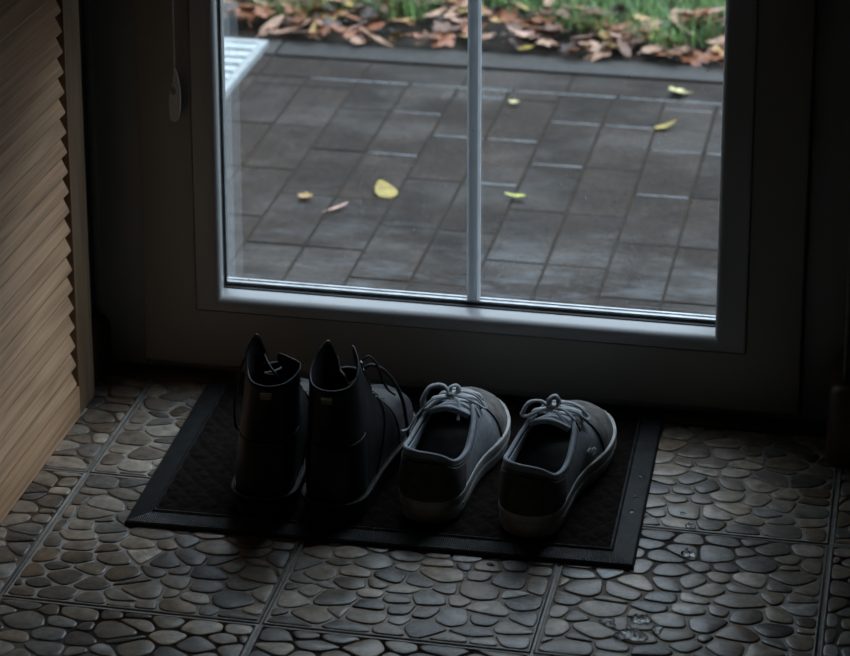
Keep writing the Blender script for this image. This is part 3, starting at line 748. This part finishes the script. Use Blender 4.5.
def make_boot(loc, rz, lat, label, rowsR, rowsL, style):
    root = empty('leather_boot', loc, rz); tag(root, label, 'boot', 'black lace-up leather boots on the mat')
    S = Shoe(rowsR, rowsL, 26, lat, -.2, 10 if style == 'l' else -1)
    up_ = S.patch(0, 2, 0, 1, 0, 'upper', [LEA, LEAI], root, 150, 40, .0026, True)
    up_.modifiers['thickness'].material_offset = 1
    S.edge(-.47, .47, 1.0, .0013, 'collar_binding', leather('collar_leather', (.04, .043, .048), .3), root, 110, off=-.0013)
    S.patch(-.30, .30, 0, .50, .0005, 'heel_counter', LEA, root, 50, 20, .0005)
    for a, b_ in ((.47, .80), (1.20, 1.53)):
        S.patch(a, b_, .80, .995, .0012, 'eyestay', LEA, root, 36, 8, .0012)
    S.patch(.70, 1.30, 0.01, .985, .0009, 'vamp', LEAV, root, 50, 24, .0009)
    # quarter overlay: a raised edge from instep down to the welt
    for sg in (1, -1):
        s0 = .66 if sg > 0 else 1.34
        pts = [S.P(s0-sg*.22*(1-(v/24))**1.4*1.0, v/24*.80)+S.nrm(s0-sg*.22*(1-(v/24))**1.4, v/24*.80)*.0006 for v in range(25)]
        vv, ff = tube(pts, .0012, 6); mesh('quarter_seam', vv, ff, LEA, root)
    # sole: heel block + forefoot, welt with stitches
    sole_mesh(S, [(.020, -.002), (.0215, .0058), (.0245, .0068), (.0262, .0062), (.0262, -.004)], 'welt', RUB, root)
    sole_mesh(S, [(0.0, -.001), (.002, .0022), (.011, .0030), (.0125, .0020), (.0200, .0030), (.0205, -.002)], 'sole', RUB, root)
    mb = MB(); n = 120; ol = S.outline(n, .0042)
    for i in range(n):
        x, y = ol[i]; x2, y2 = ol[(i+1) % n]; ts = max(0, (y-.22)/.075)**2*.004
        p = Vector((x, y, .0267+ts)); q = Vector((x2, y2, .0267+ts)); d = q-p
        vv, ff = tube([p+d*.15, p+d*.72], .0007, 5); mb.add(vv, ff)
    mb.build('welt_stitching', STIT, root, sharp=None)
    ins = S.outline(64, -.004); mesh('insole', [(x, y, .03) for x, y in ins]+[(0, .15, .03)], [(i, (i+1) % 64, 64) for i in range(64)], LEAI, root)
    # tongue inside the throat
    V = []; F = []; nu, nv = 12, 20
    for j in range(nv+1):
        t = j/nv; y = 162-66*t+8*t*t*t; zc = 86+66*t; hw = 11+9*min(1, t*1.5)
        for i in range(nu+1):
            q = -1+2*i/nu; V.append(S.fix((hw*q, y-7*q*q*(.3+t)-2, zc-3*q*q)))
    for j in range(nv):
        for i in range(nu): a = j*(nu+1)+i; F.append((a, a+1, a+nu+2, a+nu+1))
    # eyelets and lacing
    eyes = []
    for k, u in enumerate((.495, .535, .58, .63, .69, .755)):
        pr_ = []
        for s in (u, 2-u):
            c = S.P(s, .90); nn = S.nrm(s, .90); t1 = (S.P(s, .93)-S.P(s, .87)).normalized(); t2 = nn.cross(t1)
            for off in (.0018, -.0034):
                vv, ff = tube([c+nn*off+(t1*math.cos(a)+t2*math.sin(a))*.0026 for a in [i*math.pi/5 for i in range(10)]], .0009, 6, closed=True)
                mesh('eyelet', vv, ff, EYE, root)
            pr_.append((c, nn))
        eyes.append(pr_)
    ty = lambda k: None
    for k in range(2, 6):
        (A, na), (Bq, nb) = eyes[k]; mid = (A+Bq)/2+Vector((0, .004, .004))
        vv, ff = tube(spline([A-na*.003, A+na*.004, mid, Bq+nb*.004, Bq-nb*.003], 6), .0020, 8, .7); mesh('lace', vv, ff, LACEB, root)
        if k < 5:
            (C, nc), (Dq, nd) = eyes[k+1]
            vv, ff = tube(spline([A-na*.003, (A+Dq)/2+Vector((0, -.002, -.001)), Dq-nd*.003], 6), .0020, 8, .7); mesh('lace', vv, ff, LACEB, root)
    def lace(pts, r=.0020):
        vv, ff = tube(spline([Vector(p)*.001 for p in pts], 8), r, 8, .8); mesh('lace', vv, ff, LACEB, root)
    if style == 'r':
        lace([(13, 100, 150), (24, 106, 158), (36, 118, 148), (44, 140, 122), (50, 156, 92), (53, 162, 62), (55, 164, 40), (60, 166, 22)], .0026)
        lace([(12, 96, 160), (22, 104, 170), (32, 108, 158), (34, 120, 135), (36, 140, 112), (40, 156, 98)], .0017)
        lace([(-12, 90, 172), (-6, 80, 160), (2, 70, 158), (8, 66, 150), (14, 70, 152)], .0018)
        S.patch(.62, .72, .34, .36, 0.0, 'crease', LEA, root, 4, 2)
    else:
        lace([(-12, 88, 176), (-2, 70, 168), (8, 60, 160), (16, 56, 154), (22, 60, 150)], .0018)
        lace([(-13, 92, 170), (-30, 100, 165), (-42, 96, 140), (-46, 84, 110), (-45, 78, 85), (-44, 84, 72), (-43, 100, 66)], .0019)
        lace([(12, 100, 150), (4, 80, 152), (-4, 66, 156), (0, 54, 160), (10, 48, 162)], .0018)
    tg = mesh('tongue', V, F, LEAI, root); md = tg.modifiers.new('thickness', 'SOLIDIFY'); md.thickness = .004
    # pull tab at the back of the collar
    b0 = S.P(0, .80)+Vector((0, -.0022, 0)); b1 = S.P(0, .99)+Vector((0, -.0022, 0))
    pts = [(-.0075, 0), (.0075, 0)]
    V = []; F = []; N = 14
    for i in range(N+1):
        t = i/N; p = S.P(0, .70+.27*t)+S.nrm(0, .70+.27*t)*(.0016+.0028*math.sin(math.pi*t))
        for x in (-.0078, .0078): V.append((p.x+x, p.y, p.z))
    F = [(2*i, 2*i+1, 2*i+3, 2*i+2) for i in range(N)]
    tb = mesh('pull_tab', V, F, TAB, root); md = tb.modifiers.new('thickness', 'SOLIDIFY'); md.thickness = .0014; md.offset = 0
    mb = MB()
    for (v0, hgt) in ((.955, .0013), (.935, .0005)):
        p = S.P(0, v0)+S.nrm(0, v0)*.0044
        mb.box(p.x-.0066, p.x+.0066, p.y-.0012, p.y+.0006, p.z-hgt, p.z+hgt)
    for i in range(6):
        p = S.P(0, .915)+S.nrm(0, .915)*.0046; xx = p.x-.006+i*.0022
        mb.box(xx, xx+.0012, p.y-.0012, p.y+.0006, p.z-.0012, p.z+.0012)
    mb.build('tab_print', TABY, tb)
    return root, S
LB_R = with_T(BT, {0.24: (32, 36, 172), 0.34: (32, 50, 178), 0.41: (20, 50, 185), 0.46: (6, 50, 190), 0.52: (4, 66, 172)})
LB_L = with_T(BT, {0.34: (34, 48, 188), 0.41: (31, 58, 199), 0.46: (25, 66, 205), 0.52: (18, 80, 182)})
lb_, LBS = make_boot((-.3755, -.3900, MATZ), math.radians(3.0), -1, 'black leather boot, outermost in the row, with one collar flap folded inwards', narrow(LB_R, .35), narrow(LB_L, .6), 'l')
rb_, RBS = make_boot((-.2945, -.3880, MATZ), math.radians(-3.0), 1, 'black leather boot next to the sneakers, both collar flaps up, lace down its side', narrow(with_T(BT, {0.24: (28, 36, 172), 0.34: (26, 54, 182), 0.41: (20, 66, 190), 0.46: (13, 76, 195), 0.52: (11, 88, 176)}), .6), narrow(BT, .35), 'r')

# ------------------------------------------------------------------ water on the floor and mat
def mat_water():
    m, nt, bs = new_mat('water'); bs.inputs['Base Color'].default_value = (.9, .93, .95, 1); bs.inputs['Roughness'].default_value = .02
    bs.inputs['IOR'].default_value = 1.33; bs.inputs['Transmission Weight'].default_value = 1.0
    bump(nt, bs, ntex(nt, coords(nt), 230, 3, .6), 1.0, .004); return m
WATER = mat_water()
def blob(name, x, y, r, h, label, group=None, seed=0, z0=.0004, wob=.3, cat='water drop'):
    rr = random.Random(seed); ph = [rr.uniform(0, 6.28) for _ in range(4)]; V = []; F = []; n = 44; K = 12
    for k in range(K):
        s = 1-k/K; zz = math.sqrt(max(0, 1-s*s))
        for i in range(n):
            a = 2*math.pi*i/n; q = 1+wob*(.5*math.sin(2*a+ph[0])+.35*math.sin(3*a+ph[1])+.25*math.sin(5*a+ph[2]))
            px, py = r*s*q*math.cos(a), r*s*q*math.sin(a)*.8
            nz = mnoise.noise(Vector((px*420+seed, py*420, seed*3.1))) if k else 0
            V.append((px, py, max(0, h*zz*(1+1.0*nz))))
    V.append((0, 0, h))
    for k in range(K-1):
        for i in range(n): F.append((k*n+i, k*n+(i+1) % n, (k+1)*n+(i+1) % n, (k+1)*n+i))
    F += [((K-1)*n+i, (K-1)*n+(i+1) % n, K*n) for i in range(n)]+[tuple(range(n-1, -1, -1))]
    o = mesh(name, V, F, WATER, loc=(x, y, z0)); return tag(o, label, cat, group)

# ------------------------------------------------------------------ outside
GZ = -.12
def mat_paver():
    m, nt, bs = new_mat('wet_pavers'); v = coords(nt)
    at = N_(nt, 'ShaderNodeAttribute', attribute_name='tone')
    f = ntex(nt, v, 9, 6, .65); g = ntex(nt, v, 90, 4, .6)
    c = mixc(nt, at.outputs[0], ramp(nt, f, [(.3, .5), (.7, 1.5)]), .9, 'MULTIPLY')
    c = mixc(nt, c, ramp(nt, g, [(.3, .45), (.75, 1.7)]), .9, 'MULTIPLY')
    sp = ntex(nt, coords(nt, (1, .5, 1)), 26, 3, .5)
    c = mixc(nt, c, (.15, .155, .16), ramp(nt, sp, [(.68, 0.0), (.78, .3)]))
    nt.links.new(c, bs.inputs['Base Color'])
    tcx = N_(nt, 'ShaderNodeTexCoord'); sp3 = N_(nt, 'ShaderNodeSeparateXYZ'); nt.links.new(tcx.outputs['Object'], sp3.inputs[0])
    near = N_(nt, 'ShaderNodeMapRange'); near.inputs[1].default_value = 1.0; near.inputs[2].default_value = .62; nt.links.new(sp3.outputs['Y'], near.inputs[0])
    st = ntex(nt, coords(nt, (5, 13, 1), (0, 0, .25)), 1.6, 6, .7)
    c = mixc(nt, c, (.09, .094, .098), math_(nt, 'MULTIPLY', ramp(nt, st, [(.50, 0.0), (.62, .75)]), near.outputs[0]))  # pale streaks near the door: wet sheen painted into the colour
    nt.links.new(c, bs.inputs['Base Color'])
    wet = ntex(nt, coords(nt, (1.0, 1.6, 1)), 3.2, 5, .6)
    nt.links.new(ramp(nt, wet, [(.46, .70), (.66, .22)]), bs.inputs['Roughness'])
    bs.inputs['Specular IOR Level'].default_value = .17
    bump(nt, bs, g, .5, .0025); return m
PAV = mat_paver()
JNT = plain('paver_joint_sand', (.033, .023, .015), .8, spec=.15, var=.25, nscale=60, bstr=.5)
rp = random.Random(4); PV, PF, PM, PC = [], [], [], []
def paver(x0, x1, y0, y1):
    g = .0019; b_ = .0012; z = GZ+rp.uniform(-.0008, .0008); k = rp.uniform(.75, 1.2); c = (.029*k, .0205*k, .0155*k)
    base = len(PV); xs = (x0+g, x0+g+b_, x1-g-b_, x1-g)
    for (a, d) in ((0, -.012), (0, -.0012), (b_, 0)):
        PV.extend([(x0+g+a, y0+g+a, z+d), (x1-g-a, y0+g+a, z+d), (x1-g-a, y1-g-a, z+d), (x0+g+a, y1-g-a, z+d)])
    fs = [(base+r*4+q, base+r*4+(q+1) % 4, base+(r+1)*4+(q+1) % 4, base+(r+1)*4+q) for r in range(2) for q in range(4)]+[(base+8, base+9, base+10, base+11)]
    PF.extend(fs); PM.extend([0]*9); PC.extend([c]*9)
cw, clen = .0985, .221
x = -3.06+.0065; col_ = 0
ncol = 44
for c_ in range(ncol):
    x0 = -2.66-.2090+c_*cw+.0; half = ((c_//2) % 2)*clen/2
    y = .18-clen+half
    while y < 1.56:
        ya, yb = max(y, .16), min(y+clen, 1.553)
        if yb-ya > .02: paver(x0, x0+cw, ya, yb)
        y += clen
xk = -2.9
while xk < 1.5:
    paver(xk, xk+.2, 1.556, 1.670); xk += .2
b0 = len(PV); PV += [(-2.9, .1, GZ-.0013), (1.6, .1, GZ-.0013), (1.6, 1.75, GZ-.0013), (-2.9, 1.75, GZ-.0013)]; PF.append((b0, b0+1, b0+2, b0+3)); PM.append(1); PC.append((.1, .1, .1))
pt_ = mesh('patio', PV, PF, [PAV, JNT], smooth=False, fm=PM)
at_ = pt_.data.attributes.new('tone', 'FLOAT_COLOR', 'FACE'); at_.data.foreach_set('color', [v for c in PC for v in (*c, 1.0)])
jm = MB()
for c_ in range(ncol):
    x0 = -2.66-.2090+c_*cw; half = ((c_//2) % 2)*clen/2; y = .18-clen+half
    while y < 1.53:
        if y > .98 and -.62 < x0 < .6 and (c_*7+int(y*40)) % 5 != 0: jm.box(x0+.006, x0+cw-.004, y-.0045, y+.0045, GZ-.002, GZ+.0005, bev=.0004)
        y += clen
for xk in range(-3, 6): jm.box(xk*.2-.2+.004, xk*.2-.004, 1.5505, 1.5600, GZ-.002, GZ+.0005, bev=.0004)
pj_ = jm.build('paving_joint_sheen', plain('painted_joint_sheen', (.085, .092, .10), .25, var=.35, nscale=70, bstr=.5)); pj_.parent = pt_  # pale colour paints the sky's reflection in the water-filled cross joints
tag(pt_, 'wet dark block paving outside the glazed door', 'paving', kind='structure')
b = MB(); xk = -2.9
while xk < 1.5: b.box(xk+.002, xk+.998, 1.674, 1.762, GZ-.05, GZ+.005, bev=.004); xk += 1.0
kb = b.build('kerb', plain('kerb_concrete', (.028, .024, .021), .6, var=.25, nscale=50, bstr=.5, bdist=.002))
tag(kb, 'low dark concrete kerb between the paving and the leaves', 'kerb', kind='structure')
b = MB(); V = []; F = []; nx, ny = 70, 70
for j in range(ny+1):
    for i in range(nx+1):
        xx = -3.2+5.0*i/nx; yy = 1.757+4.2*j/ny; V.append((xx, yy, GZ-.004+.022*min(1, (yy-1.757)/.4)+.012*mnoise.noise(Vector((xx*3, yy*3, 1)))))
for j in range(ny):
    for i in range(nx): a = j*(nx+1)+i; F.append((a, a+1, a+nx+2, a+nx+1))
tag(mesh('ground', V, F, plain('damp_soil', (.045, .032, .022), .9, var=.4, nscale=30, bstr=.8, bdist=.005)), 'damp brown soil under the fallen leaves and grass', 'soil', kind='structure')
# far ground apron and hedge-free horizon
b = MB(); b.box(-14, 14, 5.9, 26, GZ-.1, GZ+.01); tag(b.build('lawn', plain('far_grass', (.05, .085, .03), .9, var=.3, nscale=8), smooth=False, sharp=None), 'lawn stretching away beyond the flower bed edge', 'lawn', kind='structure')

# grass blades
rg = random.Random(9); V = []; F = []; fmm = []
def gmat(n, c): return plain(n, c, .55, var=.25, nscale=20, bstr=0)
GR = [gmat('grass_green', (.13, .28, .055)), gmat('grass_light', (.24, .42, .13)), gmat('grass_dark', (.045, .11, .03))]
for i in range(15000):
    xx = rg.uniform(-1.75, .55); d = rg.random()**1.3; 
    edge = 1.890+.05*math.sin(xx*9)+.03*math.sin(xx*23+1) + (.015 if xx < -.35 else -.02)*1.0
    yy = edge+d*.75
    zz = GZ+.010+.008; h = rg.uniform(.03, .075)*(.7+.6*rg.random()); an = rg.uniform(0, 6.28); w_ = rg.uniform(.0012, .0026); ln = rg.uniform(.2, 1.0)*h
    dx, dy = math.cos(an), math.sin(an); b0 = len(V)
    for t in (0, .4, .75, 1):
        cx_, cy_, cz_ = xx+dx*ln*t*t, yy+dy*ln*t*t, zz+h*(t-.25*t*t); ww = w_*(1-t*.9)
        V += [(cx_-dy*ww, cy_+dx*ww, cz_), (cx_+dy*ww, cy_-dx*ww, cz_)]
    for k in range(3): F.append((b0+2*k, b0+2*k+1, b0+2*k+3, b0+2*k+2))
    fmm += [rg.choice((0, 0, 1, 1, 2))]*3
tag(mesh('grass', V, F, GR, smooth=True, fm=fmm), 'green grass growing beyond the strip of fallen leaves', 'grass', kind='stuff')

# leaves
def leafmat(n, c): 
    m = plain(n, c, .5, var=.25, nscale=60, bstr=.5, bdist=.001, bscale=200); return m
LM = [leafmat('leaf_'+n, c) for n, c in (('rust', (.36, .13, .055)), ('tan', (.50, .29, .19)), ('brown', (.17, .075, .038)), ('pink_tan', (.56, .33, .25)), ('yellow', (.42, .31, .05)), ('ochre', (.52, .32, .11)), ('dark', (.06, .036, .026)), ('pale_yellow', (.66, .62, .28)), ('yellow_green', (.50, .52, .09)))]
def leaf_mesh(name, kind, size, curl, m, seed):
    rr = random.Random(seed)
    if kind == 'maple':
        pts = []
        for k in range(40):
            a = 2*math.pi*k/40; r = .55+.30*abs(math.cos(2.5*(a-math.pi/2)))**1.5+.08*math.sin(11*a+seed)
            if abs(a-1.5*math.pi) < .25: r *= .6
            pts.append((r*math.cos(a), r*math.sin(a)))
    elif kind == 'oval':
        pts = [(.36*math.sin(2*math.pi*k/28)*(1+.05*math.sin(9*k)), -math.cos(2*math.pi*k/28)) for k in range(28)]
        pts = [(x*(1-.35*y), y) for x, y in pts]
    else:
        pts = [(.17*math.sin(2*math.pi*k/28)*(1+.04*math.sin(5*k)), -math.cos(2*math.pi*k/28)) for k in range(28)]
    V = [(0, 0, 0)]; F = []; n = len(pts)
    for s in (.35, .7, 1.0): V += [(x*s, y*s, 0) for x, y in pts]
    F = [(0, 1+k, 1+(k+1) % n) for k in range(n)]+[(1+r*n+k, 1+(r+1)*n+k, 1+(r+1)*n+(k+1) % n, 1+r*n+(k+1) % n) for r in range(2) for k in range(n)]
    V = [(x*size*.5, y*size*.5, size*(curl*(x*x*.6+y*y*.35)+.06*curl*math.sin(5*x+seed)*math.cos(4*y)-.03*math.exp(-(x*8)**2)*0)) for x, y, z in V]
    st = [(0, -size*.3, 0), (0, -size*.55, size*.02), (size*.04, -size*.78, size*.05)]
    vv, ff = tube(spline(st, 4), size*.012, 5); b0 = len(V); V += [tuple(v) for v in vv]; F += [tuple(i+b0 for i in f) for f in ff]
    me = bpy.data.meshes.new(name); me.from_pydata(V, [], F); me.update(); me.materials.append(m)
    me.polygons.foreach_set('use_smooth', [True]*len(me.polygons)); return me
protos = []
for i in range(21):
    protos.append(leaf_mesh('leaf', ('maple', 'oval', 'maple', 'oval')[i % 4], rg.uniform(.046, .080), rg.uniform(-.25, .5), LM[(0, 1, 2, 3, 0, 1, 5, 2, 6, 4, 0, 2, 1, 5, 0, 3, 2, 0, 6, 1, 2)[i]], i))
for i in range(298):
    xx = rg.uniform(-1.10, .08); t = rg.random()**1.1; yy = 1.768+t*.20+(.3*rg.random() if rg.random() < .05 else 0)
    k = rg.randrange(21)
    if LM[4].name in [mm.name for mm in protos[k].materials] and rg.random() < .4: k = 0
    o = bpy.data.objects.new('fallen_leaf', protos[k]); COL.objects.link(o)
    o.location = (xx, yy, GZ+.009+.034*t+rg.uniform(0, .014)); o.rotation_euler = (rg.uniform(-.3, .45), rg.uniform(-.35, .35), rg.uniform(0, 6.28))
    s_ = rg.uniform(.7, 1.1); o.scale = (s_, s_, s_)
    tag(o, 'fallen autumn leaf in the drift between the kerb and the grass', 'leaf', 'fallen leaves drifted along the kerb')
def patio_leaf(x, y, kind, size, mi, rz, label, curl=.2, tilt=0):
    o = bpy.data.objects.new('fallen_leaf', leaf_mesh('leaf', kind, size, curl, LM[mi], 77)); COL.objects.link(o)
    o.location = (x, y, GZ+.006); o.rotation_euler = (tilt, 0, rz); return tag(o, label, 'leaf')
rl_ = patio_leaf(-.5255, .9868, 'oval', .050, 4, .6, 'round yellow leaf, the largest lying alone on the dark paving', .15, .3); rl_.scale = (2.0, 1, 1)
patio_leaf(-.586, .8952, 'slim', .050, 3, -.55, 'narrow tan leaf near the round yellow leaf on the paving', .1)
patio_leaf(-.652, .930, 'maple', .032, 5, 1.2, 'small broken tan leaf, first beside the narrow tan leaf', .3)
patio_leaf(-.091, 1.5969, 'maple', .052, 7, 2.2, 'pale yellow leaf on the paving near the kerb', .12, .25)
patio_leaf(-.0918, 1.3983, 'oval', .046, 4, -1.0, 'curled yellow leaf on the paving in front of the pale yellow one', .35, .25)
patio_leaf(-.3039, 1.0021, 'oval', .038, 8, 1.4, 'small yellow-green leaf on the paving just past the glazing bar', .3)
patio_leaf(-.385, 1.475, 'maple', .026, 7, 0, 'tiny pale leaf on the paving near the kerb by the glazing bar', .3)
# galvanised grating at far left
gr = tag(empty('metal_grating', (-1.2, 1.2, GZ)), 'pale galvanised metal grating lying on the paving by the kerb', 'grating')
ZN = plain('galvanised_steel', (.44, .48, .49), .45, .35, var=.12, nscale=40)
X0, X1, YA, YB, ZT = -1.75, -.922, .90, 1.715, GZ+.018
b = MB(); b.box(X1-.016, X1, YA, YB, GZ, ZT, bev=.001); b.box(X0, X0+.016, YA, YB, GZ, ZT, bev=.001); b.box(X0+.016, X1-.016, YB-.016, YB, GZ, ZT, bev=.001); b.box(X0+.016, X1-.016, YA, YA+.016, GZ, ZT, bev=.001)
rel(b.build('grating_frame', ZN), gr)
b = MB(); yy = YA+.022
while yy < YB-.05: b.box(X0+.016, X1-.016, yy, yy+.034, ZT-.006, ZT-.001, bev=.0015); yy += .046
xx = X0+.1
while xx < X1-.03: b.box(xx, xx+.03, YA+.016, YB-.016, ZT-.0065, ZT-.0015); xx += .125
rel(b.build('grating_bars', ZN), gr)

# water drops: the wet cluster on the tiles at the mat's front corner and strays
from_px = {}
def px_floor(px, py, z=0.0):
    d = fwd+rgt*(px-425)/2576-up*(py+40.85)/2576; t = (z-CAM.z)/d.z; p = CAM+d*t; return p.x, p.y
WD = {'puddle': (631, 634), }
x, y = -0.003+0, 0
for k, (wx, wy, r, h, lab) in enumerate((
        (0.0820, -.5486, .0145, .0055, 'widest splash of clear water on the pebble tiles in front of the mat corner'),
        (0.0880, -.5150, .0095, .0045, 'clear splash touching the widest one on its mat side'),
        (0.0540, -.5260, .0095, .0040, 'clear splash lying on one pebble, the cabinet side of the widest splash'),
        (0.1080, -.5320, .0070, .0035, 'clear splash on the far side of the widest one from the cabinet'),
        (0.1245, -.3609, .0072, .0050, 'bright drop on the tile beside the mat, just before the grout line'),
        (0.1201, -.2946, .0048, .0036, 'small round drop beside the mat, on the grout line'),
        (0.1088, -.2647, .0035, .0018, 'tiny drop beside the mat behind the grout line'),
        (-0.0944, -.4277, .0045, .0014, 'thin drop on a tile right in front of the mat border'))):
    blob('water_drop', wx, wy, r, h, lab, seed=k+3, z0=.0000, wob=.45)


for k, (wx, wy, r, h, lab) in enumerate(((0.0504, -.1943, .0042, .0020, 'drop on the ribbed mat border behind the other two there'),
        (0.0500, -.2836, .0045, .0020, 'drop on the ribbed mat border nearest its front corner'),
        (0.0502, -.2458, .0036, .0018, 'small drop on the ribbed mat border between two others'))):
    blob('water_drop', wx, wy, r, h, lab, seed=k+30, z0=.0058, wob=.3)
